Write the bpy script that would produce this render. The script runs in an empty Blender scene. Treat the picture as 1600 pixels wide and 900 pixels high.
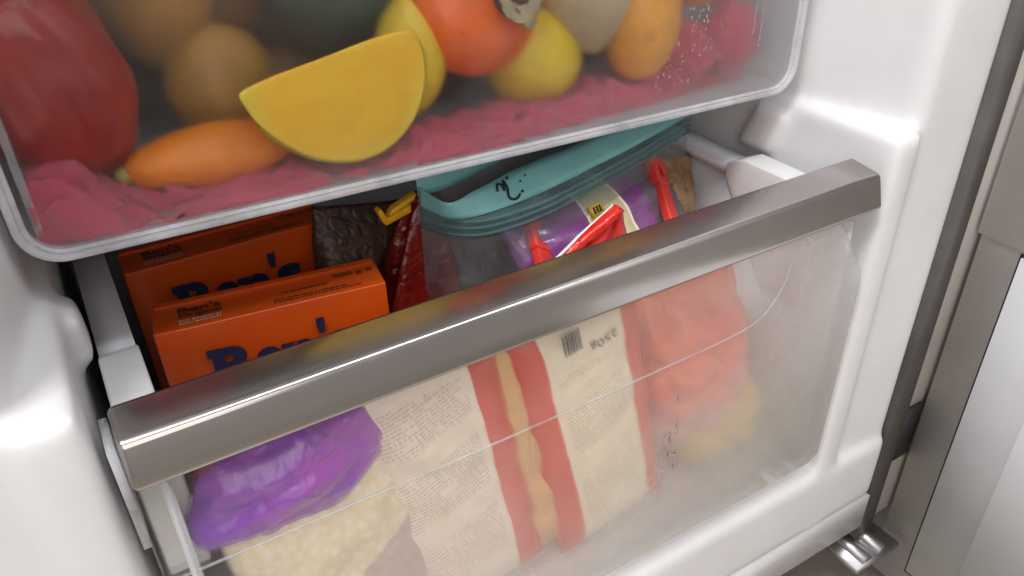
import bpy, bmesh, math, random
from mathutils import Vector, Matrix, noise, Euler
random.seed(7)
R_ = math.radians
scene = bpy.context.scene
COL = scene.collection

# ------------------------------------------------------------------ camera
cam_d = bpy.data.cameras.new('camera'); cam = bpy.data.objects.new('camera', cam_d); COL.objects.link(cam)
right = Vector((0.855728, -0.516952, -0.022150)); down = Vector((-0.295184, -0.452575, -0.841453)); fwd = Vector((0.424966, 0.726593, -0.539877))
m = Matrix((right, -down, -fwd)).transposed().to_4x4(); m.translation = Vector((0.015850, -0.259933, 0.202236))
cam.matrix_world = m
cam_d.sensor_width = 36; cam_d.lens = 28.31; cam_d.clip_start = 0.01; cam_d.clip_end = 50
scene.camera = cam
# ------------------------------------------------------------------ world and lamps
w = bpy.data.worlds.new('World'); scene.world = w; w.use_nodes = True
bg = w.node_tree.nodes['Background']; bg.inputs[0].default_value = (0.97, 0.91, 0.87, 1); bg.inputs[1].default_value = 0.34

def area(name, loc, target, size, energy, col, size_y=None):
    l = bpy.data.lights.new(name, 'AREA'); l.energy = energy; l.color = col; l.size = size
    if size_y: l.shape = 'RECTANGLE'; l.size_y = size_y
    o = bpy.data.objects.new(name, l); COL.objects.link(o); o.location = loc
    o.rotation_euler = (Vector(target) - Vector(loc)).to_track_quat('-Z', 'Y').to_euler()
    return o
area('ceiling_lamp', (-0.60, -0.46, 1.60), (0.2, 0.05, 0), 0.36, 18, (1.0, 0.96, 0.93))
area('strip_lamp', (0.30, -0.62, 1.25), (0.25, 0.0, 0), 1.1, 6.0, (0.86, 0.92, 1.0), 0.07)
area('cool_fill', (-1.0, -0.15, 1.6), (0.1, 0.0, 0), 0.8, 10, (0.70, 0.81, 1.0), 1.0)  # unseen cool lamp added to tint upward faces blue
area('front_fill', (-0.55, -1.55, 0.75), (0.25, 0.0, -0.1), 1.3, 9, (1.0, 0.95, 0.92))  # soft fill added in front to brighten the door and drawer fronts
vs = scene.view_settings; vs.view_transform = 'Standard'; vs.look = 'None'; vs.gamma = 1; vs.exposure = 0.28
scene.cycles.use_denoising = True
scene.cycles.max_bounces = 9; scene.cycles.transparent_max_bounces = 16; scene.cycles.transmission_bounces = 7
scene.cycles.sample_clamp_indirect = 4

# ------------------------------------------------------------------ material helpers
def lin(r, g=None, b=None):
    if g is None: h = r.lstrip('#'); r, g, b = (int(h[i:i+2], 16) for i in (0, 2, 4))
    f = lambda c: ((c/255+0.055)/1.055)**2.4 if c > 10 else c/255/12.92
    return (f(r), f(g), f(b), 1)
class NT:
    def __init__(s, name):
        s.m = bpy.data.materials.new(name); s.m.use_nodes = True; s.t = s.m.node_tree; s.t.nodes.clear()
        s.out = s.n('ShaderNodeOutputMaterial')
    def n(s, typ, **kw):
        nd = s.t.nodes.new(typ)
        for k, v in kw.items():
            if k.startswith('i_'):
                key = k[2:]; key = int(key) if key.isdigit() else key.replace('_', ' ')
                nd.inputs[key].default_value = v
            else: setattr(nd, k, v)
        return nd
    def l(s, a, b): s.t.links.new(a, b)
    def math(s, op, a, b=None, clamp=False):
        nd = s.n('ShaderNodeMath', operation=op, use_clamp=clamp)
        for i, v in enumerate((a, b)):
            if v is None: continue
            if isinstance(v, (int, float)): nd.inputs[i].default_value = v
            else: s.l(v, nd.inputs[i])
        return nd.outputs[0]
    def mixc(s, fac, a, b):
        nd = s.n('ShaderNodeMix', data_type='RGBA')
        for i, v in ((0, fac), (6, a), (7, b)):
            if isinstance(v, (int, float)): nd.inputs[i].default_value = v
            elif isinstance(v, tuple): nd.inputs[i].default_value = v
            else: s.l(v, nd.inputs[i])
        return nd.outputs[2]
    def coord(s, kind='Object'):
        return s.n('ShaderNodeTexCoord').outputs[kind]
    def noise(s, scale, detail=4, rough=.55, vec=None, mapscale=None):
        vec = vec or s.coord()
        if mapscale:
            mp = s.n('ShaderNodeMapping'); mp.inputs['Scale'].default_value = mapscale; s.l(vec, mp.inputs[0]); vec = mp.outputs[0]
        nd = s.n('ShaderNodeTexNoise'); nd.inputs['Scale'].default_value = scale; nd.inputs['Detail'].default_value = detail; nd.inputs['Roughness'].default_value = rough
        s.l(vec, nd.inputs['Vector']); return nd.outputs[0]
    def ramp(s, v, a, b, ca=0., cb=1.):
        nd = s.n('ShaderNodeMapRange'); s.l(v, nd.inputs[0])
        nd.inputs[1].default_value = a; nd.inputs[2].default_value = b; nd.inputs[3].default_value = ca; nd.inputs[4].default_value = cb
        return nd.outputs[0]
    def bump(s, h, strength=.3, dist=.001):
        nd = s.n('ShaderNodeBump'); nd.inputs['Strength'].default_value = strength; nd.inputs['Distance'].default_value = dist
        s.l(h, nd.inputs['Height']); return nd.outputs[0]
    def princ(s, col, rough=.5, **kw):
        p = s.n('ShaderNodeBsdfPrincipled')
        if isinstance(col, tuple): p.inputs['Base Color'].default_value = col
        else: s.l(col, p.inputs['Base Color'])
        if isinstance(rough, (int, float)): p.inputs['Roughness'].default_value = rough
        else: s.l(rough, p.inputs['Roughness'])
        for k, v in kw.items():
            k = k.replace('_', ' ')
            if isinstance(v, (int, float, tuple)): p.inputs[k].default_value = v
            else: s.l(v, p.inputs[k])
        return p.outputs[0]
    def mixs(s, fac, a, b):
        nd = s.n('ShaderNodeMixShader')
        if isinstance(fac, (int, float)): nd.inputs[0].default_value = fac
        else: s.l(fac, nd.inputs[0])
        s.l(a, nd.inputs[1]); s.l(b, nd.inputs[2]); return nd.outputs[0]
    def done(s, sh): s.l(sh, s.out.inputs[0]); return s.m
M = {}
def simple(name, col, rough=.5, var=.12, nscale=60, bump=0., bscale=200, bdist=.0008, spots=0., **kw):
    t = NT(name); n = t.noise(nscale)
    c2 = tuple(max(0, c*(1-var*2)) for c in col[:3]) + (1,)
    c = t.mixc(t.ramp(n, .35, .7), col, c2)
    if spots: c = t.mixc(t.math('MULTIPLY', t.ramp(t.noise(330, 2), .60, .68), spots), c, tuple(k*.35 for k in col[:3])+(1,)); c = t.mixc(t.math('MULTIPLY', t.ramp(t.noise(75, 5, .7), .56, .70), spots*.8), c, tuple(k*.6 for k in col[:3])+(1,))
    if bump: kw['Normal'] = t.bump(t.noise(bscale, 3), bump, bdist)
    M[name] = t.done(t.princ(c, rough, **kw)); return M[name]

# white vacuum-formed liner plastic
t = NT('liner_plastic'); n = t.noise(25, 3); sp = t.ramp(t.noise(420, 1), .79, .82)
c = t.mixc(t.ramp(n, .3, .75), (.72, .712, .712, 1), (.67, .662, .662, 1)); c = t.mixc(t.math('MULTIPLY', sp, .25), c, (.25, .2, .15, 1))
M['liner'] = t.done(t.princ(c, t.ramp(t.noise(12), .3, .7, .30, .42), Normal=t.bump(t.noise(90, 2), .03, .0005)))
simple('white_plastic', (.78, .775, .76, 1), .3, .04, 30)
simple('door_panel', (.87, .86, .86, 1), .6, .03, 20)
simple('grey_rim', (.68, .69, .71, 1), .35, .06, 30)
simple('dark_gasket', (.13, .12, .112, 1), .38, .15, 20)
simple('door_frame', (.80, .77, .75, 1), .35, .06, 15)
simple('dark_rubber', (.03, .03, .033, 1), .5)
simple('beige_wall', (.60, .56, .52, 1), .6, .08, 8)
t = NT('floor_tile'); n = t.noise(7, 4)
M['floor'] = t.done(t.princ(t.mixc(n, (.46, .40, .33, 1), (.60, .55, .48, 1)), .3, Normal=t.bump(t.noise(60), .1, .001)))
t = NT('chrome'); M['chrome'] = t.done(t.princ((.48, .48, .49, 1), t.ramp(t.noise(80), .3, .7, .32, .45), Metallic=1.0))
# brushed steel handle: fine streaks along the bar
t = NT('brushed_steel'); n = t.noise(1, 3, .6, mapscale=(8, 900, 900)); n2 = t.noise(14, 4)
ro = t.math('ADD', t.ramp(n, .3, .7, .16, .20), t.ramp(n2, .5, .75, 0, .10))
c = t.mixc(t.ramp(n2, .35, .75), (.46, .435, .415, 1), (.41, .385, .37, 1))
M['steel'] = t.done(t.princ(c, ro, Metallic=1.0, Anisotropic=.4))

# clouded clear plastic: see-through share, rough refraction share, condensation share, gloss
def clouded(name, fogfn, blur=.28, ior=1.2, clear=.35, tint=(.93, .95, .96, 1), fogcol=(.80, .80, .82, 1), gloss=.08, crinkle=False):
    t = NT(name)
    fog = fogfn(t)
    tr = t.n('ShaderNodeBsdfTransparent'); tr.inputs[0].default_value = tint
    rf = t.n('ShaderNodeBsdfRefraction'); rf.inputs['Color'].default_value = tint; rf.inputs['Roughness'].default_value = blur; rf.inputs['IOR'].default_value = ior
    a = t.mixs(1-clear, tr.outputs[0], rf.outputs[0])
    df = t.n('ShaderNodeBsdfDiffuse'); df.inputs[0].default_value = fogcol
    tl = t.n('ShaderNodeBsdfTranslucent'); tl.inputs[0].default_value = fogcol
    f = t.mixs(.5, df.outputs[0], tl.outputs[0])
    a = t.mixs(fog, a, f)
    gl = t.n('ShaderNodeBsdfGlossy'); gl.inputs['Roughness'].default_value = gloss
    nb = t.bump(t.noise(*((60, 4) if crinkle else (30, 2))), .5 if crinkle else .05, .004 if crinkle else .001); t.l(nb, gl.inputs['Normal'])
    fr = t.n('ShaderNodeLayerWeight'); fr.inputs[0].default_value = .5
    k = t.math('ADD', t.math('MULTIPLY', t.math('POWER', fr.outputs['Facing'], 4.5), .6), .013)
    return t.done(t.mixs(k, a, gl.outputs[0]))
def sepxyz(t):
    s = t.n('ShaderNodeSeparateXYZ'); t.l(t.coord(), s.inputs[0]); return s.outputs
def fog_crisper(t):
    x, y, z = sepxyz(t)
    n = t.noise(28, 4, .6)
    right = t.ramp(x, .25, .42, 0, .13); low = t.ramp(z, .07, .034, 0, .06)
    f = t.math('ADD', t.math('ADD', right, low), t.math('ADD', t.ramp(n, .45, .8, .010, .028), t.ramp(z, .09, .14, 0, .025)))
    return t.math('MAXIMUM', f, 0.0, True)
def fog_drawer(t):
    x, y, z = sepxyz(t)
    n = t.noise(22, 5, .62)
    right = t.ramp(x, .20, .36, 0, .20); low = t.ramp(z, -.06, -.20, 0, .19)
    f = t.math('ADD', t.math('ADD', right, low), t.math('MULTIPLY', t.ramp(n, .3, .75, .02, .13), t.ramp(x, .06, .16, .25, 1.)))
    return t.math('MAXIMUM', f, 0.0, True)
def fog_const(v): return lambda t: t.ramp(t.noise(40), .3, .7, v*.6, v*1.3)
M['crisper_front'] = clouded('crisper_front', fog_crisper, .39, 1.08, .22, fogcol=(.86, .81, .77, 1))
M['drawer_front'] = clouded('drawer_front', fog_drawer, .16, 1.07, .76, tint=(.97, .965, .955, 1), fogcol=(.93, .91, .89, 1))
M['ridge'] = clouded('ridge', fog_const(.22), .15, 1.06, .8, fogcol=(.9, .9, .9, 1))
M['clear_rim'] = clouded('clear_rim', fog_const(.5), .15, 1.06, .8, fogcol=(.92, .92, .94, 1))
M['crisper_wall'] = clouded('crisper_wall', fog_const(.5), .3, 1.06, .35, fogcol=(.90, .90, .92, 1))
M['clear_film'] = clouded('clear_film', fog_const(.20), .05, 1.03, .9, tint=(.86, .90, .90, 1), gloss=.10, crinkle=True)
M['zip'] = clouded('zip', fog_const(.30), .1, 1.04, .85, tint=(.74, .88, .88, 1), fogcol=(.42, .60, .60, 1), gloss=.15)
t = NT('water_drop'); M['drop'] = t.done(t.princ((.9, .9, .9, 1), .03, Transmission_Weight=1.0, IOR=1.33))

# ------------------------------------------------------------------ geometry helpers
def mesh_obj(name, bm, mat, parent=None, smooth=True, loc=None, rot=None):
    me = bpy.data.meshes.new(name); bm.to_mesh(me); bm.free()
    o = bpy.data.objects.new(name, me); COL.objects.link(o)
    for mm in (mat if isinstance(mat, (list, tuple)) else [mat]): me.materials.append(mm)
    if smooth:
        for p in me.polygons: p.use_smooth = True
    if parent: o.parent = parent
    if loc: o.location = loc
    if rot: o.rotation_euler = rot
    return o
def thing(name, label, cat, loc=(0, 0, 0), rot=(0, 0, 0), group=None):
    o = bpy.data.objects.new(name, None); COL.objects.link(o); o.empty_display_size = .01
    o.location = loc; o.rotation_euler = rot; tag(o, label, cat, group); return o
def tag(o, label, cat, group=None):
    o['label'] = label; o['category'] = cat
    if group: o['group'] = group
    return o
def box(bm, x0, x1, y0, y1, z0, z1):
    v = [bm.verts.new((x, y, z)) for z in (z0, z1) for y in (y0, y1) for x in (x0, x1)]
    for f in ((0, 2, 3, 1), (4, 5, 7, 6), (0, 1, 5, 4), (2, 6, 7, 3), (0, 4, 6, 2), (1, 3, 7, 5)): bm.faces.new([v[i] for i in f])
def prism(bm, pts, axis, a, b):
    """extrude a polygon of 2-D points along axis from a to b"""
    def P(u, v, w):
        return {'x': (w, u, v), 'y': (u, w, v), 'z': (u, v, w)}[axis]
    A = [bm.verts.new(P(u, v, a)) for u, v in pts]; B = [bm.verts.new(P(u, v, b)) for u, v in pts]
    n = len(pts)
    bm.faces.new(A[::-1]); bm.faces.new(B)
    for i in range(n): bm.faces.new((A[i], A[(i+1) % n], B[(i+1) % n], B[i]))
    bmesh.ops.recalc_face_normals(bm, faces=bm.faces)
def bevel(bm, r, seg=3, ang=30):
    es = [e for e in bm.edges if len(e.link_faces) == 2 and e.calc_face_angle(0) > R_(ang)]
    bmesh.ops.bevel(bm, geom=es, offset=r, segments=seg, profile=.5, affect='EDGES')
def rbox(name, mat, parent, x0, x1, y0, y1, z0, z1, r=.002, seg=3):
    bm = bmesh.new(); box(bm, x0, x1, y0, y1, z0, z1); bevel(bm, r, seg); return mesh_obj(name, bm, mat, parent)
def rprism(name, mat, parent, pts, axis, a, b, r=.001, seg=3, ang=30):
    bm = bmesh.new(); prism(bm, pts, axis, a, b)
    if r: bevel(bm, r, seg, ang)
    return mesh_obj(name, bm, mat, parent)
def nz(p, s, seed=0): return noise.noise(Vector((p[0]*s+seed*7.3, p[1]*s-seed*3.1, p[2]*s+seed*1.7)))
def blob(name, mat, parent, r, fn=None, loc=None, rot=None, seg=48, rings=32, namp=.02, nscale=40, seed=0):
    """ellipsoid with radii r, reshaped by fn(unit vector)->scale vector or number and a little unevenness"""
    bm = bmesh.new(); bmesh.ops.create_uvsphere(bm, u_segments=seg, v_segments=rings, radius=1)
    for v in bm.verts:
        u = v.co.copy(); s = fn(u) if fn else 1.
        if isinstance(s, (int, float)): s = Vector((s, s, s))
        k = 1+namp*nz((u.x*r[0], u.y*r[1], u.z*r[2]), nscale, seed)
        v.co = Vector((u.x*r[0]*s.x, u.y*r[1]*s.y, u.z*r[2]*s.z))*k
    return mesh_obj(name, bm, mat, parent, True, loc, rot)
def tube(bm, pts, r, seg=8, closed=False):
    n = len(pts); rings = []
    for i, p in enumerate(pts):
        p = Vector(p); a = Vector(pts[max(i-1, 0)]); b = Vector(pts[min(i+1, n-1)])
        d = (b-a).normalized(); up = Vector((0, 0, 1)) if abs(d.z) < .9 else Vector((0, 1, 0))
        s = d.cross(up).normalized(); u = s.cross(d)
        rr = r[i] if isinstance(r, (list, tuple)) else r
        rings.append([bm.verts.new(p+(s*math.cos(2*math.pi*k/seg)+u*math.sin(2*math.pi*k/seg))*rr) for k in range(seg)])
    for i in range(n-1):
        for k in range(seg): bm.faces.new((rings[i][k], rings[i][(k+1) % seg], rings[i+1][(k+1) % seg], rings[i+1][k]))
    bm.faces.new(rings[0][::-1]); bm.faces.new(rings[-1])
def rrect(x0, x1, z0, z1, r, n=8, top=True):
    pts = []
    cs = [(x1-r, z0+r, -90), (x1-r, z1-r, 0), (x0+r, z1-r, 90), (x0+r, z0+r, 180)]
    for cx, cz, a0 in cs:
        for i in range(n+1):
            a = R_(a0+90*i/n); pts.append((cx+r*math.cos(a), cz+r*math.sin(a)))
    return pts
def ring(bm, outer, inner, axis_y0, axis_y1):
    n = len(outer)
    L = [[bm.verts.new((p[0], y, p[1])) for p in c] for c in (outer, inner) for y in (axis_y0, axis_y1)]
    o0, o1, i0, i1 = L
    for i in range(n):
        j = (i+1) % n
        for a, b in ((o0, o1), (i1, i0), (o1, i1), (i0, o0)): bm.faces.new((a[i], a[j], b[j], b[i]))
    bmesh.ops.recalc_face_normals(bm, faces=bm.faces)
def catmull(pts, n=8):
    out = []; P = [Vector(p) for p in pts]; P = [P[0]*2-P[1]]+P+[P[-1]*2-P[-2]]
    for i in range(1, len(P)-2):
        for k in range(n):
            t = k/n; a, b, c, d = P[i-1:i+3]
            out.append(.5*((2*b)+(c-a)*t+(2*a-5*b+4*c-d)*t*t+(3*b-a-3*c+d)*t**3))
    out.append(P[-2]); return out
def ribbon(bm, rows):
    """skin a grid of points (list of equal-length rows)"""
    V = [[bm.verts.new(p) for p in r] for r in rows]
    for i in range(len(V)-1):
        for j in range(len(V[0])-1): bm.faces.new((V[i][j], V[i][j+1], V[i+1][j+1], V[i+1][j]))
def solidify(o, th, off=0): md = o.modifiers.new('thickness', 'SOLIDIFY'); md.thickness = th; md.offset = off; return o
def text(name, body, mat, parent, width, origin, ux, uy, bold=0., height=None, lift=.0004):
    """flat print: body set so its width is `width`, lower-left at origin, along ux with up uy"""
    cu = bpy.data.curves.new(name, 'FONT'); cu.body = body; cu.size = 1; cu.offset = bold; cu.resolution_u = 4; cu.fill_mode = 'FRONT'
    tmp = bpy.data.objects.new('tmp', cu); COL.objects.link(tmp)
    me = bpy.data.meshes.new_from_object(tmp.evaluated_get(bpy.context.evaluated_depsgraph_get()))
    bpy.data.objects.remove(tmp)
    xs = [v.co.x for v in me.vertices]; ys = [v.co.y for v in me.vertices]
    sx = width/(max(xs)-min(xs)); sy = (height/(max(ys)-min(ys))) if height else sx
    ux, uy = Vector(ux).normalized(), Vector(uy).normalized(); nn = ux.cross(uy); o = Vector(origin)+nn*lift
    mx, my = min(xs), min(ys)
    for v in me.vertices: v.co = o+ux*(v.co.x-mx)*sx+uy*(v.co.y-my)*sy
    me.materials.append(mat)
    ob = bpy.data.objects.new(name, me); COL.objects.link(ob); ob.parent = parent; return ob

# ================================================================== the refrigerator
floor = rbox('floor', M['floor'], None, -1.5, 2.0, -2.0, 1.0, -.49, -.47, .001, 1); floor['kind'] = 'structure'
wall = rbox('wall', M['beige_wall'], None, .665, .72, .01, 1.0, -.4695, 1.2, .001, 1); wall['kind'] = 'structure'

fridge = thing('refrigerator', 'white open refrigerator cabinet with moulded side columns around the two drawers', 'refrigerator', (0, 0, 0))
bm = bmesh.new()
D = .37
box(bm, .428, .4515, -.002, D, -.318, .018)        # right column with its ledge
prism(bm, [(.4335, D), (.4335, .088), (.450, .011), (.456, .0045), (.5085, .0005), (.5085, D)], 'z', -.318, .42)   # flared wall and flange
box(bm, -.0315, -.007, -.002, D, -.318, .018)
prism(bm, [(-.0135, D), (-.0135, .088), (-.030, .011), (-.036, .0045), (-.0885, .0005), (-.0885, D)], 'z', -.318, .42)
prism(bm, [(D, -.2345), (.014, -.2345), (-.003, -.2535), (-.003, -.3125), (D, -.3125)], 'x', -.08, .5085)
box(bm, -.08, .5, D-.012, D+.012, -.31, .42)       # back
box(bm, -.08, .5, .10, D, .27, .29)                # unseen solid shelf added to block light from above the vegetable drawer
for s in (0, 1):                                   # guide lugs on both side walls
    pts = [(.079, .0105), (.104, .0105), (.118, -.021), (.088, -.021)]
    prism(bm, pts, 'x', .4205 if s == 0 else -.015, .436 if s == 0 else .0005)
liner = mesh_obj('liner', bm, M['liner'], fridge)
r = liner.modifiers.new('remesh', 'REMESH'); r.mode = 'VOXEL'; r.voxel_size = .0022; r.use_smooth_shade = True
s = liner.modifiers.new('soften', 'SMOOTH'); s.factor = .5; s.iterations = 40
rbox('plinth', M['white_plastic'], fridge, -.08, .5075, -.0035, .10, -.352, -.3145, .0016)
rbox('cabinet_edge', M['dark_gasket'], fridge, .5095, .5290, -.0015, .05, -.372, .45, .002)
rbox('cabinet_side', M['dark_gasket'], fridge, .512, .5275, .05, .4, -.372, .45, .002)
rbox('hinge_panel', M['beige_wall'], fridge, .5295, .61, .008, .018, -.372, .45, .002)
rbox('bracket', M['dark_rubber'], fridge,   .535, .562, .0045, .0085, -.300, -.245, .001)
h = rbox('hinge', M['chrome'], fridge, .497, .553, -.018, .030, -.394, -.388, .0025)
for i in range(2):
    bm = bmesh.new(); tube(bm, [(.512+.020*i, -.016, -.388), (.512+.020*i, .034, -.388)], .0060, 20); mesh_obj('rib', bm, M['chrome'], h)
# the open door, its inner side facing the cabinet
door = rbox('door', M['door_frame'], fridge, .562, .63, -.62, .0035, -.447, .7, .003)
door['label'] = 'open refrigerator door with grey frame strip and white inner panel'
bm = bmesh.new()
box(bm, .5585, .60, -.60, -.0285, -.4185, -.0885)
bevel(bm, .004, 4)
mesh_obj('inner_panel', bm, M['door_panel'], door)
rbox('raised_bulge', M['door_panel'], door, .543, .58, -.58, -.075, -.40, -.13, .009, 5)
rbox('seam', M['dark_rubber'], door, .5605, .575, -.605, -.0265, -.4225, -.0865, .001, 1)
rbox('door_bin', M['door_panel'], door, .5575, .62, -.60, .0045, -.0825, .7, .003, 4)

# ================================================================== freezer drawer
fd = thing('freezer_drawer', 'lower clear-fronted freezer drawer with brushed steel handle bar', 'drawer', (0, 0, 0))
gl = [(-.001, -.222), (.006, -.2265), (.413, -.2265), (.4205, -.220), (.4205, -.072), (.418, -.063), (.392, -.026), (.386, -.014), (-.001, -.014)]
fp = rprism('front_panel', M['drawer_front'], fd, gl, 'y', -.0035, .0005, .0012, 2)
bm = bmesh.new()
path = catmull([(.004, -.0042, -.0722), (.05, -.0042, -.0728), (.16, -.0042, -.0738), (.26, -.0042, -.0726), (.312, -.0042, -.071), (.333, -.0042, -.0655), (.3455, -.0042, -.050), (.3495, -.0042, -.034)], 10)
tube(bm, path, .0007, 8); mesh_obj('grip_ridge', bm, M['ridge'], fp)
bm = bmesh.new(); tube(bm, [(.0115, -.0042, -.02), (.0115, -.0042, -.2225)], .0006, 8); mesh_obj('edge_ridge', bm, M['ridge'], fp)
# handle: bar of slanted section
pts = [(-.0060, -.0208), (0, 0), (.0225, .0028), (.0205, -.0185)]
hd = rprism('handle', M['steel'], fd, pts, 'x', 0, .4205, .0028, 5)
rbox('end_cap', M['clear_rim'], fd, -.0035, -.0006, -.004, .018, -.05, .0005, .001)
# tub
rbox('tub_floor', M['grey_rim'], fd, .004, .416, .003, .34, -.2245, -.2205, .001)
rbox('tub_back', M['grey_rim'], fd, .004, .416, .336, .34, -.22, -.028, .001)
for s in (0, 1):
    X = (lambda a, b: (a, b)) if s == 0 else (lambda a, b: (.419-b, .419-a))
    rbox('side_wall', M['grey_rim'], fd, *X(.009, .013), .003, .336, -.22, -.03, .001)
    rbox('side_rim', M['grey_rim'], fd, *X(.001, .0175), .02, .338, -.034, -.026, .002)
    a, b = X(.0005, .0185)
    bm = bmesh.new(); prism(bm, [(.0245, -.0185), (.088, -.0185), (.103, -.0258), (.103, -.0355), (.06, -.10), (.0245, -.10)], 'x', a, b); bevel(bm, .0012, 3)
    mesh_obj('lit_rim_end', bm, M['white_plastic'], fd)  # white block stands for the lit front end of the side rim

# ================================================================== crisper drawer
cd = thing('crisper_drawer', 'upper translucent vegetable drawer with fogged front panel', 'drawer', (0, 0, 0))
tilt = lambda x: -.026*(x-.21)+.0340                # the drawer sags a little to the right
def T(pts): return [(x, z+tilt(x)) for x, z in pts]
out = rrect(-.0115, .4210, 0, .22, .017); inn = rrect(-.0062, .4157, .0046, .2155, .0125)
mid = rrect(-.0085, .4180, .0028, .217, .0145)
bm = bmesh.new(); ring(bm, T(out), T(mid), .0735, .0815); bevel(bm, .0012, 3, 50); mesh_obj('front_rim', bm, M['clear_rim'], cd)
bm = bmesh.new(); ring(bm, T(rrect(-.0087, .4182, .0026, .2172, .0145)), T(inn), .0752, .0812); bevel(bm, .0012, 2, 50); mesh_obj('inner_lip', bm, M['clear_rim'], cd)
bm = bmesh.new(); prism(bm, T(rrect(-.0064, .4159, .0044, .2157, .0125)), 'y', .0765, .0780); mesh_obj('front_panel', bm, M['crisper_front'], cd, False)
bm = bmesh.new(); prism(bm, T([(.0, .0015), (.415, .0015), (.415, .0045), (.0, .0045)]), 'y', .083, .35); mesh_obj('tub_floor', bm, M['crisper_wall'], cd, False)
for x0, x1 in ((-.004, -.001), (.416, .419)):
    bm = bmesh.new(); prism(bm, T([(x0, .006), (x1, .006), (x1, .21), (x0, .21)]), 'y', .083, .35); mesh_obj('side_wall', bm, M['crisper_wall'], cd, False)
bm = bmesh.new(); prism(bm, T([(.0, .005), (.415, .005), (.415, .21), (.0, .21)]), 'y', .347, .350); mesh_obj('tub_back', bm, M['crisper_wall'], cd, False)

def film(name, c1, c2, rough=.18, crink=.5, scale=90, **kw):
    t = NT(name)
    v = t.n('ShaderNodeTexVoronoi', feature='DISTANCE_TO_EDGE'); v.inputs['Scale'].default_value = scale
    wv = t.noise(40, 2); ad = t.n('ShaderNodeVectorMath', operation='MULTIPLY_ADD')
    nd = t.n('ShaderNodeTexNoise'); nd.inputs['Scale'].default_value = 55; t.l(t.coord(), nd.inputs['Vector'])
    t.l(nd.outputs[1], ad.inputs[0]); ad.inputs[1].default_value = (.02, .02, .02); t.l(t.coord(), ad.inputs[2]); t.l(ad.outputs[0], v.inputs['Vector'])
    h = t.math('ADD', t.math('MINIMUM', t.math('MULTIPLY', v.outputs[0], 2.0), .5), t.math('MULTIPLY', t.noise(130, 3), .5))
    c = t.mixc(t.ramp(t.noise(35, 3), .35, .65), c1, c2)
    M[name] = t.done(t.princ(c, rough, Normal=t.bump(h, crink, .003), **kw)); return M[name]
def pouch(name, mat, parent, wd, ht, th, loc, rot, seed=0, amp=.002, top=.35, bot=.35, nx=40, nzz=56, round_=.0):
    """soft pack: pillow of width wd (x), height ht (z), thickness th (y), hanging down from z = 0"""
    bm = bmesh.new()
    def prof(u, v):
        e = max(0, 1-abs(2*u-1)**3.0)**.55; q = min(1, v/top) if v < top else (min(1, (1-v)/bot) if v > 1-bot else 1)
        return e*math.sin(q*math.pi/2)**.8
    for s in (-1, 1):
        rows = []
        for j in range(nzz+1):
            v = j/nzz; row = []
            for i in range(nx+1):
                u = i/nx; k = prof(u, v)
                nar = 1-round_*(abs(2*v-1)**4)
                x = (u-.5)*wd*nar; z = -v*ht
                d = amp*nz((x, s*.02, z), 55, seed)+amp*.6*abs(nz((x, s*.02, z), 110, seed+3))
                row.append((x+.0015*nz((0, 0, z), 60, seed), s*(th/2*k+.0002)+d*min(1, k*3), z+.0015*nz((x, 0, 0), 50, seed)))
            rows.append(row if s > 0 else row[::-1])
        ribbon(bm, rows)
    bmesh.ops.remove_doubles(bm, verts=bm.verts, dist=.0006)
    return mesh_obj(name, bm, mat, parent, True, loc, rot)

# ================================================================== contents of the crisper
def veg(name, col, rough=.35, var=.1, ns=50, bump=.08, bs=250, **kw): return simple(name, lin(col), rough, var, ns, bump*2, bs, spots=.45, **kw)
veg('pepper_red', '#a01610', .2, .15, 30); veg('dry_stem', '#a89c50', .6); veg('stem_green', '#6f8a38', .5); veg('carrot_orange', '#f08410', .45)
veg('lemon_yellow', '#e6bf2a', .4, .08, 60, .25, 500); veg('persimmon_orange', '#f0640c', .3, .1, 25); veg('pear_pale', '#c9b48c', .5, .15, 60, .2, 300)
veg('mango_gold', '#f2a020', .35, .18, 40); veg('orange_peel', '#f29a22', .4, .06, 60, .3, 600); veg('avocado_green', '#35503c', .55, .2, 60, .3, 400)
veg('filler_brown', '#5e3c1e', .6, .25); veg('tan_skin', '#ac7a2a', .5, .15); veg('brown_skin', '#8a5a1c', .5, .2); veg('dry_leaf', '#b8a580', .7, .2, 120, .3); veg('dark_core', '#4a2412', .8)
t = NT('squash_flesh'); n = t.noise(60, 4); x, y, z = sepxyz(t)
rad = t.math('SQRT', t.math('ADD', t.math('POWER', t.math('DIVIDE', t.math('SUBTRACT', x, .1315), .0425), 2.0), t.math('POWER', t.math('DIVIDE', t.math('SUBTRACT', z, .0915), .0435), 2.0)))
c = t.mixc(t.ramp(n, .3, .7), lin('#f6c22a'), lin('#eeb01e')); c = t.mixc(t.ramp(rad, .86, 1.06), c, lin('#e8cc44')); c = t.mixc(t.math('MULTIPLY', t.ramp(t.noise(1, 3, .6, mapscale=(60, 60, 260)), .55, .7), .3), c, lin('#d89414'))
M['flesh'] = t.done(t.princ(c, .3, Subsurface_Weight=.1, Subsurface_Radius=(.01, .006, .002), Normal=t.bump(t.noise(260), .25, .0008)))
veg('squash_rind', '#cdbb34', .4, .2, 40)
t = NT('pink_cloth'); n = t.noise(260, 3, .6); n2 = t.noise(35, 3)
c = t.mixc(t.ramp(n2, .3, .7), lin('#cf4260'), lin('#ae2e48'))
M['pink'] = t.done(t.princ(c, .9, Normal=t.bump(n, 1.0, .004), Sheen_Weight=.3))

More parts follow.
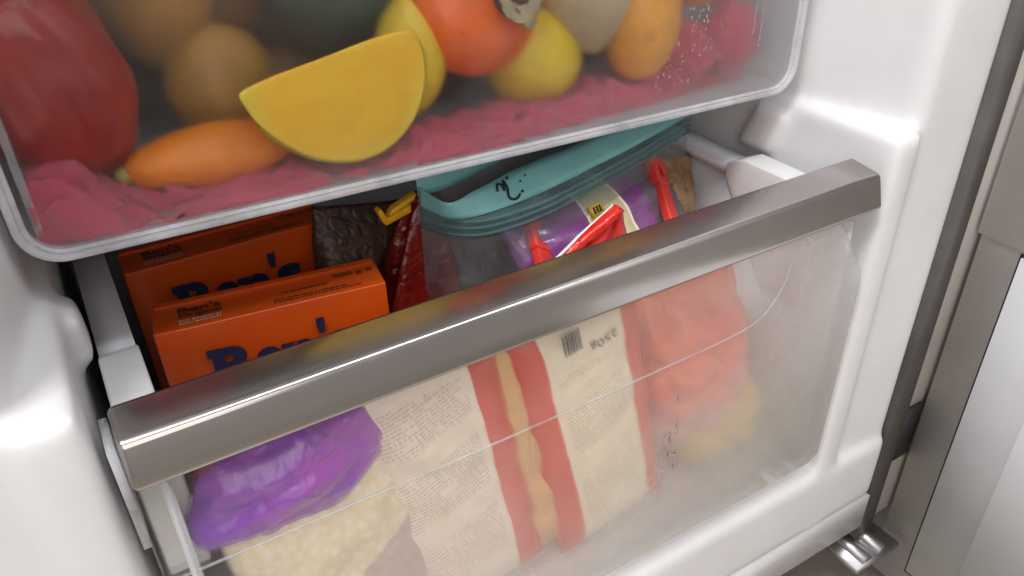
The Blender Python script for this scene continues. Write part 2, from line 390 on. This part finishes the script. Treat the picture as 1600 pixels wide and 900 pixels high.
# red pepper
pr = thing('red_pepper', 'large red bell pepper behind the fogged panel at the left', 'pepper', (.016, .124, .0985))
def lobes(u):
    a = math.atan2(u.y, u.x); k = 1.06
    for g in (-105, -20, 70, 165):
        d = abs((a-R_(g)+math.pi) % (2*math.pi)-math.pi); k -= .26*math.exp(-(d/.30)**2)*(1-abs(u.z))**.35
    taper = 1-.22*max(0, -u.z)+.10*max(0, u.z)*(1-u.z)
    rr = math.hypot(u.x, u.y); dent = 1-.5*max(0, u.z)**3*math.exp(-(rr/.45)**2)
    return Vector((k*taper, k*taper, dent))
blob('body', M['pepper_red'], pr, (.036, .034, .056), lobes, namp=.05, nscale=30, seed=3, rot=(R_(8), R_(-22), R_(20)))
bm = bmesh.new(); tube(bm, catmull([(-.016, -.006, .036), (-.020, -.010, .047), (-.029, -.016, .053)], 5), [.007]+[.0045]*9+[.006], 10); mesh_obj('stem', bm, M['stem_green'], pr)
# long orange vegetable
ca = thing('carrot', 'long orange carrot lying on the pink cloth, pale green tip at left', 'carrot', (.077, .111, .0560), (0, R_(-1), R_(-2)))
blob('root', M['carrot_orange'], ca, (.041, .015, .0145), lambda u: Vector((1, 1-.25*max(0, u.x)**2, 1-.25*max(0, u.x)**2)), namp=.05)
blob('tip', M['dry_stem'], ca, (.005, .004, .004), loc=(-.041, 0, -.001))
# squash wedge
sq = thing('squash_wedge', 'cut yellow squash wedge pressed against the drawer front', 'squash', (0, 0, 0))
arc = [(.0845, .0905), (.0905, .0765), (.0985, .0660), (.110, .0560), (.122, .0505), (.135, .0480), (.148, .0500), (.159, .0565), (.1675, .0665), (.172, .079), (.1725, .0915), (.1688, .1050)]
arc = [(p.x, p.z) for p in catmull([(x, 0, z) for x, z in arc], 4)]
topl = [(p.x, p.z) for p in catmull([(.1688, 0, .1050), (.150, 0, .1035), (.123, 0, .0985), (.100, 0, .0945), (.0845, 0, .0905)], 4)][1:-1]
bm = bmesh.new(); prism(bm, arc+topl, 'y', .0830, .112)
for v in bm.verts:
    if v.co.y > .1: v.co.x = .13+(v.co.x-.13)*.80; v.co.z = .066+(v.co.z-.066)*.62
bevel(bm, .0016, 3, 45); mesh_obj('flesh', bm, M['flesh'], sq)
bm = bmesh.new()
cx = sum(p[0] for p in arc)/len(arc); cz = .088
def off(p, d): v = Vector((p[0]-cx, p[1]-cz)).normalized(); return (p[0]+v.x*d, p[1]+v.y*d)
rows = [[(off(p, d)[0], y, off(p, d)[1]) for p in arc[5:-2]] for d, y in ((.0003, .0850), (.0009, .0847), (.0009, .0880), (-.0065, .108))]
ribbon(bm, rows); mesh_obj('rind', bm, M['squash_rind'], sq)
# yellow fruit
lemon = lambda u: Vector((1, 1, 1+.12*abs(u.z)**6))
tag(blob('lemon', M['lemon_yellow'], None, (.018, .02, .028), lemon, (.1795, .116, .082), (0, R_(6), 0)), 'yellow lemon directly behind the right end of the squash wedge', 'lemon')
tag(blob('lemon', M['lemon_yellow'], None, (.030, .028, .027), lemon, (.2555, .122, .0690), (0, R_(35), 0)), 'yellow lemon lying under the persimmon and the pale pear', 'lemon')
tag(blob('tan_fruit', M['tan_skin'], None, (.028, .022, .030), None, (.094, .158, .0720)), 'blurred tan fruit behind the pointed left tip of the squash wedge', 'fruit')
tag(blob('onion', M['brown_skin'], None, (.034, .03, .037), None, (.105, .205, .108)), 'dark brown round onion deep at the back of the vegetable drawer', 'onion')
tag(blob('avocado', M['avocado_green'], None, (.040, .03, .030), None, (.157, .152, .119), (0, R_(12), 0), namp=.04), 'dark green avocado behind the top of the squash wedge', 'avocado')
tag(blob('orange_squash', M['tan_skin'], None, (.03, .03, .045), None, (.075, .175, .125)), 'blurred brownish orange squash standing deep behind the red pepper', 'squash')
for k, (x_, y_, z_, r_, a_, lb) in enumerate((  # dark lumps added to fill the dark gaps behind the produce
        (.035, .215, .075, (.045, .03, .035), 10, 'added dark brown filler lump blurred behind the red pepper'),
        (.118, .168, .060, (.048, .024, .024), -6, 'added dark brown filler lump showing between the carrot and the squash wedge'),
        (.205, .172, .066, (.042, .026, .032), 4, 'added dark brown filler lump behind the lemon at the right of the squash wedge'),
        (.292, .170, .062, (.046, .026, .028), -5, 'added dark brown filler lump in the gap below the pale pear'),
        (.370, .185, .070, (.036, .026, .036), 8, 'added dark brown filler lump in the gap below the round orange'))):
    tag(blob('back_filler', M['filler_brown'], None, r_, None, (x_, y_, z_), (0, R_(a_), 0), namp=.08, seed=k), lb, 'filler', 'dark filler lumps in the back row')
film('backdrop_brown', lin('#6a4a26'), lin('#54391c'), .8, .5, 40)
tag(pouch('dark_backdrop', M['backdrop_brown'], None, .39, .19, .05, (.207, .262, .235), (0, 0, 0), 71, .006), 'added dark brown backdrop along the back of the vegetable drawer', 'bag')  # dark sheet added to darken the view past the produce
# persimmon with dried calyx
pe = thing('persimmon', 'bright orange persimmon with dried pale calyx at the drawer front', 'persimmon', (.2165, .1215, .1045))
pm = Euler((R_(62), 0, R_(6)))
blob('fruit', M['persimmon_orange'], pe, (.0395, .0395, .031), lambda u: Vector((1, 1, 1-.25*max(0, u.z-.6))), rot=pm, namp=.02)
blob('core', M['dark_core'], pe, (.0125, .0125, .004), rot=pm, loc=(.010, -.0300, .0060))
for k in range(8):
    bm = bmesh.new(); a = 2*math.pi*k/8+random.uniform(-.25, .25); ln = random.uniform(.006, .0125); wd = random.uniform(.0055, .0085)
    rows = []
    for i in range(6):
        q = i/5; rr = .007+ln*q; ww = wd*(1-.5*q*q)*random.uniform(.55, 1.25)
        zz = .0042+.0035*math.sin(q*4+k)*q
        rows.append([(rr*math.cos(a)-s_*ww*math.sin(a), rr*math.sin(a)+s_*ww*math.cos(a), zz+random.uniform(-.001, .001)) for s_ in (-1, -.3, .4, 1)])
    ribbon(bm, rows); o = mesh_obj('calyx_leaf', bm, M['dry_leaf'], pe, False, (.010, -.0300, .0060), pm); solidify(o, .0006)
# pale pear and golden fruit
tag(blob('pear', M['pear_pale'], None, (.029, .026, .037), lambda u: Vector((1-.38*max(0, -u.z), 1-.3*max(0, -u.z), 1)), (.284, .1095, .1035), (0, R_(-6), 0)), 'pale beige pear tapering downward between the persimmon and the golden mango', 'pear')
tag(blob('mango', M['mango_gold'], None, (.0225, .022, .0335), None, (.3175, .1025, .0815), (0, R_(8), 0)), 'golden orange mango right of the pale pear', 'mango')
tag(blob('orange', M['orange_peel'], None, (.024, .024, .023), None, (.3685, .118, .1035)), 'round orange cut by the top of the picture, right of the mango', 'orange')
# pink cloth: a thick knobbly towel with lumps
cl = thing('pink_cloth', 'crumpled pink towel lining the bottom of the vegetable drawer', 'cloth', (0, 0, 0))
def hgt(x, y):
    base = .0525-.006*(x-.12)*(x-.12)/.04
    base = .0495
    if x < .05: base += .0215*math.exp(-((x-.004)/.024)**2)-.003*math.exp(-((x-.05)/.02)**2)
    if x > .26: base += .010*math.exp(-((x-.352)/.025)**2)-.012*max(0, x-.36)/.04
    base -= .003*math.exp(-((x-.07)/.03)**2)+.007*math.exp(-((x-.135)/.032)**2)
    f = max(0, .0915-y)/.0125
    fl = tilt(x)+.0045
    g = max(0, y-.108)/.018
    base = fl+(base-fl)*(1-min(1, g)**2)
    return fl+(base-fl)*math.sqrt(max(0, 1-min(1, f)**2.6))
bm = bmesh.new(); rows = []
for j in range(70):
    y = .0786+(j/69)**1.6*.046
    row = []
    for i in range(420):
        x = -.003+.406*i/419
        z = hgt(x, y)
        d = .0075*(.40-noise.voronoi(Vector((x, y*1.2, z*1.2))*105)[0][0])+.0030*nz((x, y, z), 55, 2)+.0022*nz((x, y, z), 330, 6)
        row.append((x, y+.0035*math.exp(-((x-.135)/.035)**2)+.016*max(0, x-.20)/.15+(-.9*d if j < 30 else 0)+.0012*nz((x, z, 0), 45, 4)*(j < 30), z+(d if j > 2 else 0)))
    rows.append([(max(-.0035, p[0]), max(.0786, p[1]), p[2]) for p in row])
ribbon(bm, rows); mesh_obj('towel', bm, M['pink'], cl)
def knot(name, loc, r, seed):
    o = blob(name, M['pink'], cl, r, lambda u: 1+.16*nz(u, 2.2, seed)+.06*nz(u, 6, seed), loc, namp=.03, nscale=120, seed=seed, seg=64, rings=48); return o
knot('fold', (.388, .1035, .0600), (.019, .018, .0225), 5); knot('fold', (.356, .112, .0555), (.022, .024, .018), 8); knot('fold', (.010, .101, .0585), (.014, .013, .014), 12)
# condensation drops on the panel
bm = bmesh.new()
def drop(x, y, z, r, st=1.):
    mt = Matrix.Translation((x, y, z)) @ Matrix.Diagonal((r, r*.45, r*st, 1))
    bmesh.ops.create_icosphere(bm, subdivisions=2, radius=1, matrix=mt)
for _ in range(60):
    q = random.random(); x = .331+.016*random.random()-(.02*q if q > .6 else 0); z = .092-.042*q
    drop(x+random.gauss(0, .006), .0762, z+random.gauss(0, .002), random.uniform(.0003, .0008), random.uniform(1, 2.2))
for x, zt, zb in ((.3805, .10, .0712), (.3862, .10, .0625)):
    drop(x, .0761, zb, .0011, 1.5)
    for k in range(14): drop(x+random.gauss(0, .0002), .0763, zb+.002*(k+1), .00045, 3)
o = mesh_obj('condensation', bm, M['drop'], cd); o['kind'] = 'stuff'
bm = bmesh.new()
for x0, z0, x1, z1, n_ in ((.2740, -.098, .2755, -.160, 46), (.2660, -.104, .2675, -.170, 40), (.2700, -.125, .2720, -.155, 26)):
    for k in range(n_):
        q = random.random(); drop(x0+(x1-x0)*q+random.gauss(0, .0009), -.0038, z0+(z1-z0)*q, random.uniform(.0003, .00085), random.uniform(1, 2.4))
for _ in range(50): drop(random.uniform(.20, .41), -.0037, random.uniform(-.21, -.04), random.uniform(.0002, .0005))
o = mesh_obj('condensation', bm, M['drop'], fd); o['kind'] = 'stuff'

# ================================================================== contents of the freezer drawer
simple('box_orange', lin('#c44a0c'), .3, .05, 20, .05, 120); simple('box_edge', lin('#c9b49a'), .7)
simple('ink_navy', (.012, .016, .06, 1), .5); simple('ink_brown', (.06, .02, .01, 1), .5); simple('ink_white', (.75, .6, .5, 1), .5); simple('ink_black', (.008, .01, .012, 1), .6)
BW, BT, BH = .119, .026, .185
def rice_box(loc, rz, label):
    b = thing('rice_box', label, 'box', loc, (0, 0, rz), 'orange rice boxes standing in the freezer drawer')
    # a carton: four thin panels and flaps, slightly bowed
    bm = bmesh.new(); box(bm, 0, BW, 0, BT, -BH, 0)
    bmesh.ops.subdivide_edges(bm, edges=bm.edges[:], cuts=6, use_grid_fill=True)
    for v in bm.verts:
        c = v.co
        if abs(c.y) < 1e-5: c.y -= .0016*math.sin(math.pi*c.x/BW)*math.sin(math.pi*max(0, -c.z)/BH)
        if abs(c.z) < 1e-5: c.z -= .0009*math.sin(math.pi*c.x/BW)*math.sin(math.pi*c.y/BT)+.0005*nz(c, 60, 2)
    bevel(bm, .0007, 2, 60); mesh_obj('carton', bm, M['box_orange'], b)
    bm = bmesh.new(); box(bm, .0015, BW-.0015, BT-.003, BT+.0005, -.0005, .0016); mesh_obj('top_flap', bm, M['box_orange'], b, False)
    def front(q, x, z): return text('lettering', q, M['ink_navy'], b, x[1]-x[0], (x[0], -.0021, z), (1, 0, 0), (0, 0, 1), .035, .0265 if q[0] == 'B' else None)
    # heavy slab-serif word: letters one by one, with serif bars
    zb = -.0395
    for q, x0, x1, h_ in (('B', .0235, .0430, .0245), ('e', .0445, .0590, .0185), ('n', .0605, .0770, .0180), ("'", .0785, .0830, .0100), ('s', .0825, .0975, .0185)):
        text('letter', q, M['ink_navy'], b, x1-x0, (x0, -.0021, zb+(.019 if q == "'" else 0)), (1, 0, 0), (0, 0, 1), .045, h_)
    for x0, x1, z0, z1 in ((.0215, .0285, zb+.0195, zb+.0247), (.0215, .0285, zb, zb+.005), (.0585, .0640, zb+.0135, zb+.0178), (.0585, .0665, zb, zb+.004), (.0705, .0790, zb, zb+.004)):
        bm = bmesh.new(); v = [bm.verts.new(p) for p in ((x0, -.00255, z0), (x1, -.00255, z0), (x1, -.00255, z1), (x0, -.00255, z1))]; bm.faces.new(v)
        mesh_obj('serif', bm, M['ink_navy'], b, False)
    top = dict(ux=(1, 0, 0), uy=(0, 1, 0))
    text('lettering', "Ben's", M['ink_brown'], b, .0215, (.0125, .0140, .0001), bold=.03, height=.0060, **top)
    text('lettering', 'Original', M['ink_brown'], b, .0215, (.0125, .0085, .0001), bold=.03, height=.0052, **top)
    text('lettering', 'RIZ BASMATI', M['ink_white'], b, .0205, (.0127, .0058, .0001), height=.0018, **top)
    text('lettering', 'RISO BASMATI', M['ink_white'], b, .0205, (.0127, .0032, .0001), height=.0018, **top)
    text('lettering', '500 g \u212e', M['ink_brown'], b, .0225, (.0935, .0148, .0001), bold=.02, height=.0050, **top)
    bm = bmesh.new(); rnd = random.Random(3)
    for yy, x0, x1 in ((.0045, .060, .104), (.0068, .060, .098), (.0125, .066, .088)):
        x = x0
        while x < x1:
            l_ = rnd.uniform(.0008, .0035); box(bm, x, x+l_, yy, yy+.0007, .0001, .0003); x += l_+.0007
    o = mesh_obj('small_print', bm, M['ink_brown'], b, False); o['kind'] = 'stuff'
    return b
front_box = rice_box((.0263, .1125, -.0300), R_(-8.6), 'orange rice carton nearer the steel handle, standing in front of the other carton')
rear_box = rice_box((.0235, .1830, -.0300), R_(0), 'orange rice carton farther back, half hidden behind the front carton')

# foil and film materials
film('purple_film', lin('#8038b8'), lin('#a84cbc'), .12, .9, 42, Coat_Weight=1.0, Coat_Roughness=.06)
film('dark_red_film', lin('#8e1a12'), lin('#6a120e'), .25, .5, 60)
film('red_film', lin('#e0301a'), lin('#c81e14'), .2, .4, 60, Coat_Weight=.4)
film('grey_net', lin('#54362a'), lin('#38241e'), .45, .3, 120)
simple('clip_yellow', lin('#e0a818'), .4, .05); simple('clip_red', lin('#d83a30'), .35, .05)

# package print: colours set by the position across the pack (object space), rows of fine illegible print
def pack_mat(name, bands, base, textband=None, rough=.35, frost=0.):
    t = NT(name); x, y, z = sepxyz(t)
    wob = t.math('MULTIPLY', t.math('SUBTRACT', t.noise(30, 2), .5), .004); xx = t.math('ADD', x, wob)
    c = base
    for a, b_, colr in bands:
        f = t.math('MULTIPLY', t.math('GREATER_THAN', xx, a), t.math('LESS_THAN', xx, b_)); c = t.mixc(f, c, colr)
    if textband:
        a, b_, z0, z1, ang, dens = textband
        mp = t.n('ShaderNodeMapping'); mp.inputs['Rotation'].default_value = (0, R_(ang), 0); t.l(t.coord(), mp.inputs[0])
        sp = t.n('ShaderNodeSeparateXYZ'); t.l(mp.outputs[0], sp.inputs[0])
        row = t.math('FRACT', t.math('MULTIPLY', sp.outputs[2], dens)); line = t.math('LESS_THAN', row, .5)
        fl = t.math('FLOOR', t.math('MULTIPLY', sp.outputs[2], dens))
        cb = t.n('ShaderNodeCombineXYZ'); t.l(t.math('MULTIPLY', sp.outputs[0], 800), cb.inputs[0]); t.l(fl, cb.inputs[2]); cb.inputs[1].default_value = 0
        n = t.n('ShaderNodeTexNoise'); n.inputs['Scale'].default_value = 1.0; n.inputs['Detail'].default_value = 1; t.l(cb.outputs[0], n.inputs['Vector'])
        cb2 = t.n('ShaderNodeCombineXYZ'); t.l(t.math('MULTIPLY', sp.outputs[0], 60), cb2.inputs[0]); t.l(fl, cb2.inputs[2])
        n2 = t.n('ShaderNodeTexNoise'); n2.inputs['Scale'].default_value = 1.0; t.l(cb2.outputs[0], n2.inputs['Vector'])
        f = t.math('MULTIPLY', line, t.math('GREATER_THAN', n.outputs[0], .46)); f = t.math('MULTIPLY', f, t.math('GREATER_THAN', n2.outputs[0], .42))
        for v_, lo, hi in ((x, a, b_), (z, z0, z1)): f = t.math('MULTIPLY', f, t.math('MULTIPLY', t.math('GREATER_THAN', v_, lo), t.math('LESS_THAN', v_, hi)))
        blk = t.math('GREATER_THAN', t.math('FRACT', t.math('MULTIPLY', sp.outputs[2], 19.)), .30); f = t.math('MULTIPLY', f, blk)
        c = t.mixc(t.math('MULTIPLY', f, .42), c, (.13, .09, .08, 1))
    M[name] = t.done(t.princ(c, rough, Normal=t.bump(t.noise(70, 4), .45, .003))); return M[name]
RED = lin('#d84c34'); CREAM = lin('#f4e6d8')
# purple pasta bag behind the front at left
pb = thing('pasta_bag', 'shiny purple bag with folded top over pale pasta, at the left of the drawer front', 'bag', (.062, .0245, -.030))
pack_mat('pasta_body', [], lin('#d8c094'), None); 
t = NT('pasta_print'); x, y, z = sepxyz(t)
n = t.n('ShaderNodeTexVoronoi'); n.inputs['Scale'].default_value = 210; t.l(t.coord(), n.inputs['Vector'])
c = t.mixc(t.ramp(n.outputs[0], .1, .7), lin('#f4ead6'), lin('#e6d6b4'))
lab = t.math('MULTIPLY', t.math('GREATER_THAN', x, .006), t.math('LESS_THAN', t.math('ADD', z, t.math('MULTIPLY', x, -.55)), -.088))
c = t.mixc(t.math('MULTIPLY', lab, .45), c, lin('#8e5f96'))
M['pasta'] = t.done(t.princ(c, .3, Coat_Weight=.5, Normal=t.bump(n.outputs[0], .25, .001)))
pouch('body', M['pasta'], pb, .094, .165, .034, (.002, 0, -.022), (0, R_(-8), 0), 4)
def fold(u):
    k = 1+.10*nz(u, 2.6, 3)
    groove = -.10*math.exp(-((u.z-.25-.35*u.x+.12*math.sin(3*u.x))/.13)**2)*(u.y < .4)-.09*math.exp(-((u.z+.45-.25*u.x)/.12)**2)*(u.y < .4)
    return Vector((k, k+groove*1.6, k+groove*.3))
o = blob('folded_top', M['purple_film'], pb, (.0495, .0205, .0285), fold, (.0005, -.002, -.0325), (0, R_(-13), 0), 96, 64, .10, 55, 6)
# flour / rice packs with red borders
pack_mat('pack_left', [(.020, .040, RED), (-.041, -.037, RED)], CREAM, (-.034, .016, -.165, -.012, 14, 430))
pk1 = thing('paper_pack', 'cream printed pack with one red border, beside the purple bag', 'pack', (.1275, .0215, -.0285), (0, R_(-9.5), 0), 'printed packs behind the drawer front')
pouch('body', M['pack_left'], pk1, .078, .188, .026, None, None, 11, .0022, .10, .2)
pack_mat('pack_amber', [], lin('#e2b87a'), (-.016, .006, -.10, -.008, 80, 330))
pk2 = thing('amber_pack', 'amber see-through pack wedged between the two cream printed packs', 'pack', (.1835, .030, -.0285), (0, R_(-11), 0), 'printed packs behind the drawer front')
pouch('body', M['pack_amber'], pk2, .058, .188, .026, None, None, 17, .0025, .10, .2)
pack_mat('pack_right', [(-.040, -.0245, RED), (.0245, .040, RED)], lin('#f3e7cf'), (-.020, .018, -.160, -.034, 16, 430))
pk3 = thing('paper_pack', 'cream printed pack with a barcode and red borders on both sides', 'pack', (.2120, .0210, -.0270), (0, R_(-12), 0), 'printed packs behind the drawer front')
pouch('body', M['pack_right'], pk3, .080, .188, .026, None, None, 23, .002, .10, .2)
text('lettering', '250g', M['ink_black'], pk3, .0170, (.0180, -.0135, -.0175), (-1, 0, -.10), (.10, 0, -1), .0, .0068, lift=.001)
bm = bmesh.new(); x = -.0135
for k in range(7):
    wbar = random.choice((.0004, .0007, .0010)); box(bm, x, x+wbar, -.0138, -.0134, -.0200, -.0060); x += wbar+random.choice((.0008, .0011))
mesh_obj('barcode', bm, M['ink_black'], pk3, False)
# red pepper-strip bag and pale yellow bag
t = NT('frozen_veg'); x, y, z = sepxyz(t); n = t.noise(55, 3)
c = t.mixc(t.ramp(n, .35, .65), lin('#ea5a3a'), lin('#f08a5c')); c = t.mixc(t.ramp(t.math('ADD', z, t.math('MULTIPLY', n, .03)), -.060, -.095), c, lin('#f2c4bc'))
c = t.mixc(t.ramp(t.math('ADD', z, t.math('MULTIPLY', n, .012)), -.004, .004), c, lin('#e8d2b4'))
M['frozen'] = t.done(t.princ(c, .22, Coat_Weight=.5, Normal=t.bump(t.noise(90, 4), .6, .004)))
rb = thing('vegetable_bag', 'plump orange-red frozen vegetable bag behind the fogged right half of the front', 'bag', (.3075, .046, -.044), (0, R_(-10), 0))
pouch('body', M['frozen'], rb, .088, .155, .070, None, None, 31, .009, .45, .45, round_=.32)
simple('pale_yellow', lin('#ecd878'), .3, .1, 50, .4, 90, .003)
yb = thing('yellow_bag', 'pale yellow frozen bag lying at the lower right behind the fogged front', 'bag', (.352, .048, -.165), (0, R_(-14), 0))
pouch('body', M['pale_yellow'], yb, .078, .052, .06, None, None, 37, .005, .4, .4, round_=.3)
# dark red bag with yellow clip, grey net pack
dr = thing('red_film_bag', 'dark red film bag closed with a yellow clip behind the cartons', 'bag', (.178, .135, -.012))
bm = bmesh.new()
rows = []
for j in range(26):
    v = j/25; row = []
    for i in range(40):
        a = 2*math.pi*i/39; wv_ = .006+.026*min(1, v*1.6)**.8
        k = 1+.28*math.sin(5*a+2*v)*(1-v*.5)+.15*math.sin(9*a-v*4)
        row.append((wv_*k*math.cos(a)-.022*v+.014, (.004+.022*min(1, v*1.6))*k*math.sin(a)-.006*v+.006, .006-.14*v))
    rows.append(row)
ribbon(bm, rows); mesh_obj('film', bm, M['dark_red_film'], dr)
ck = rprism('clip', M['clip_yellow'], dr, [(0, 0), (.003, -.009), (.005, -.0115), (.024, -.0065), (.024, -.0015), (.007, -.006), (.0055, -.0045), (.003, .0015)], 'y', 0, .008, .0008, 2)
ck.location = (-.021, -.006, .006); ck.scale = (.85, .85, .85)
c2 = rprism('clip_arm', M['clip_yellow'], dr, [(0, 0), (.020, .007), (.022, .0115), (.0035, .0045)], 'y', 0, .007, .0008, 2); c2.location = (-.0142, -.004, .0005); c2.scale = (.85, .85, .85)
tag(pouch('net_pack', M['grey_net'], None, .06, .13, .03, (.163, .178, -.022), (R_(-8), R_(10), 0), 43, .003), 'grey crinkled pack behind the cartons and the yellow clip', 'pack')
film('brown_film', lin('#543a2a'), lin('#38281c'), .25, .5, 70, Coat_Weight=.3)
tag(pouch('brown_bag', M['brown_film'], None, .052, .15, .03, (.176, .088, -.052), (R_(-6), R_(4), R_(-10)), 47, .004), 'dark brown glossy bag between the front carton and the teal zip bag', 'bag')

# teal zip bag
zb = thing('zip_bag', 'clear freezer bag with teal zip strip and black handwriting, standing in the drawer', 'bag', (0, 0, 0))
t = NT('teal_plastic'); n = t.noise(40, 3)
td = t.n('ShaderNodeBsdfTranslucent'); td.inputs[0].default_value = lin('#9cdcdc')
pp = t.princ(t.mixc(t.ramp(n, .3, .7), lin('#9cdcdc'), lin('#8ccfd2')), .35, Normal=t.bump(t.noise(60, 3), .2, .002))
M['teal'] = t.done(t.mixs(.3, pp, td.outputs[0]))
low = catmull([(.1790, .1215, -.012), (.1885, .1041, -.0125), (.2069, .0934, -.013), (.2416, .0941, -.013), (.2732, .1005, -.012), (.337, .1187, -.011), (.3975, .1400, -.010)], 10)
up = catmull([(.1805, .1240, .006), (.1870, .1000, .0045), (.2070, .1050, .0045), (.2400, .1160, .0045), (.2732, .1230, .0045), (.337, .1370, .0045), (.3975, .1520, .0045)], 10)
bm = bmesh.new(); rows = [[a.lerp(b, k/6)+Vector((0, -.0015*math.sin(k/6*math.pi), .0006*nz(a, 40, k))) for a, b in zip(low, up)] for k in range(2, 7)]
ribbon(bm, rows); fl_ = solidify(mesh_obj('front_strip', bm, M['teal'], zb), .0005)
bm = bmesh.new(); ribbon(bm, [[a.lerp(b, q)+Vector((0, -.0004, -.006 if q < 0 else 0)) for a, b in zip(low, up)] for q in (-.01, .05, .2, .34)]); solidify(mesh_obj('zip_track', bm, M['zip'], zb), .0005)
for dz, rr in ((.0042, .0009), (.0, .0009), (-.0045, .0008)):
    bm = bmesh.new(); tube(bm, [p+Vector((0, -.0012, dz)) for p in low], rr, 8); mesh_obj('zip_line', bm, M['zip'], zb)
lowb = catmull([(.1800, .1235, .000), (.203, .1275, -.001), (.235, .139, -.001), (.28, .154, -.001), (.337, .164, -.001), (.3975, .170, -.001)], 10)
upb = [p+Vector((0, .002, .0165)) for p in lowb]
bm = bmesh.new(); ribbon(bm, [[a.lerp(b, k/4) for a, b in zip(lowb, upb)] for k in range(5)]); solidify(mesh_obj('back_strip', bm, M['teal'], zb), .0005)
# clear body below the zip
bm = bmesh.new(); rows = []
for k in range(30):
    q = k/29
    row = []
    for i, p in enumerate(low):
        u = i/(len(low)-1)
        bul = math.sin(q*math.pi*.6)*.010*math.sin(math.pi*u)
        row.append(p+Vector((0, -bul+(.005*nz((p.x, q*.1, 0), 45, 3)+.003*abs(nz((p.x*1.5, q*.15, 1), 90, 9)))*min(1, q*3), -.004-.19*q)))
    rows.append(row)
ribbon(bm, rows); mesh_obj('front_sheet', bm, M['clear_film'], zb)
bm = bmesh.new(); ribbon(bm, [[p+Vector((0, 0, -.19*k/6)) for p in lowb] for k in range(7)]); mesh_obj('back_sheet', bm, M['clear_film'], zb)
film('dark_fill', lin('#574a44'), lin('#37302e'), .35, .6, 60)
tag(pouch('dark_filler', M['dark_fill'], None, .20, .17, .05, (.292, .150, -.030), (R_(-4), 0, R_(10)), 61, .006), 'added dark grey filler for the shade at the back of the clear zip bag', 'bag')  # dark pouch added to stand for the interior shade behind the packet
film('tan_contents', lin('#a8845c'), lin('#7e6448'), .35, .6, 60)
tag(pouch('tan_bag', M['tan_contents'], None, .045, .12, .03, (.380, .136, -.028), (R_(-12), R_(14), R_(10)), 67, .005), 'tan frozen bag at the right end of the zip bag', 'bag')
# handwriting on the strip
def on_strip(u, q):
    i = min(len(low)-2, max(0, int(u*(len(low)-1)))); f = u*(len(low)-1)-i
    a = low[i].lerp(low[i+1], f); b = up[i].lerp(up[i+1], f); return a.lerp(b, .36+.62*q)+Vector((0, -.0022, .0008))
bm = bmesh.new()
for st in ([(.405, .62), (.412, .86), (.424, .80), (.428, .55), (.436, .90), (.440, .60), (.432, .28), (.440, .12), (.455, .10), (.468, .20)], [(.452, .88), (.456, .96)], [(.478, .30), (.482, .22)], [(.488, .62), (.491, .60)], [(.515, .75), (.518, .72)]):
    p_ = [on_strip(u, q) for u, q in st]; p_ = catmull(p_, 5) if len(p_) > 2 else p_
    tube(bm, p_, .0007, 6)
mesh_obj('handwriting', bm, M['ink_black'], zb)
# bag contents: purple packet with yellow label, red clips, red bag tip
t = NT('packet_print'); x, y, z = sepxyz(t)
c = lin('#7c4480')
def band(c, a, b_, colr): return t.mixc(t.math('MULTIPLY', t.math('GREATER_THAN', x, a), t.math('LESS_THAN', x, b_)), c, colr)
c = band(c, -.016, .016, lin('#cfc39a')); c = band(c, -.0175, -.016, lin('#efe6c8')); c = band(c, .0145, .0165, lin('#f4ecd0')); c = band(c, .036, .1, lin('#5d5560'))
M['packet'] = t.done(t.princ(c, .25, Coat_Weight=.5, Normal=t.bump(t.noise(80, 4), .5, .003)))
pp_ = thing('purple_packet', 'purple packet with cream and yellow label inside the clear zip bag', 'packet', (.2960, .1250, -.0245), (R_(-38), 0, R_(12)))
pouch('body', M['packet'], pp_, .150, .095, .026, None, None, 53, .003, .3, .3)
simple('label_yellow', lin('#e2b92e'), .4)
for k in range(3):
    o = rbox('label_cell', M['label_yellow'], pp_, -.0145, -.0035, -.0128, -.0098, -.0215-.0085*k, -.0140-.0085*k, .0004, 1)
    bm = bmesh.new()
    for q in range(3): box(bm, -.0125+.0026*q, -.0110+.0026*q, -.0132, -.0129, -.0200-.0085*k, -.0155-.0085*k)
    mesh_obj('print', bm, M['ink_black'], o, False)
def red_clip(loc, rot, label):
    c_ = thing('bag_clip', label, 'clip', loc, rot, 'red bag clips in the zip bag'); c_.scale = (1.25, 1.25, 1.25)
    bm = bmesh.new(); ring(bm, rrect(0, .013, 0, .017, .003, 4), rrect(.0042, .0088, .0045, .0115, .0015, 4), -.003, .003); bevel(bm, .0006, 2, 50); mesh_obj('head', bm, M['clip_red'], c_)
    rprism('arm', M['clip_red'], c_, [(.0015, .0008), (.0115, .0008), (.0105, -.04), (.0025, -.04)], 'y', -.0025, .0025, .0006, 2)
red_clip((.2350, .0895, -.0355), (R_(-50), R_(34), R_(6)), 'red plastic bag clip nearest the handle, at the left of the zip bag')
red_clip((.3480, .1150, -.0325), (R_(-45), R_(30), R_(10)), 'red plastic bag clip at the right end of the purple packet')
rt = thing('red_bag', 'bright red glossy bag corner poking up right behind the steel handle', 'bag', (.2775, .0640, -.0090))
bm = bmesh.new(); rows = []
for j in range(16):
    q = j/15; hw = .001+min(.14*q, .055)
    rows.append([(hw*(i/10-.86)+.002*nz((i*.01, q*.1, 0), 60, 2), .010*math.sin(i/10*math.pi)*-q+.006*nz((i*.02, q*.1, .3), 30, 5), -.06*q) for i in range(11)])
ribbon(bm, rows); o = solidify(mesh_obj('film', bm, M['red_film'], rt), .004)
bm = bmesh.new(); tube(bm, [(r_[0][0]-.001, r_[0][1], r_[0][2]+.0008) for r_ in rows[:9]], .0010, 6); mesh_obj('seal_edge', bm, M['white_plastic'], rt)
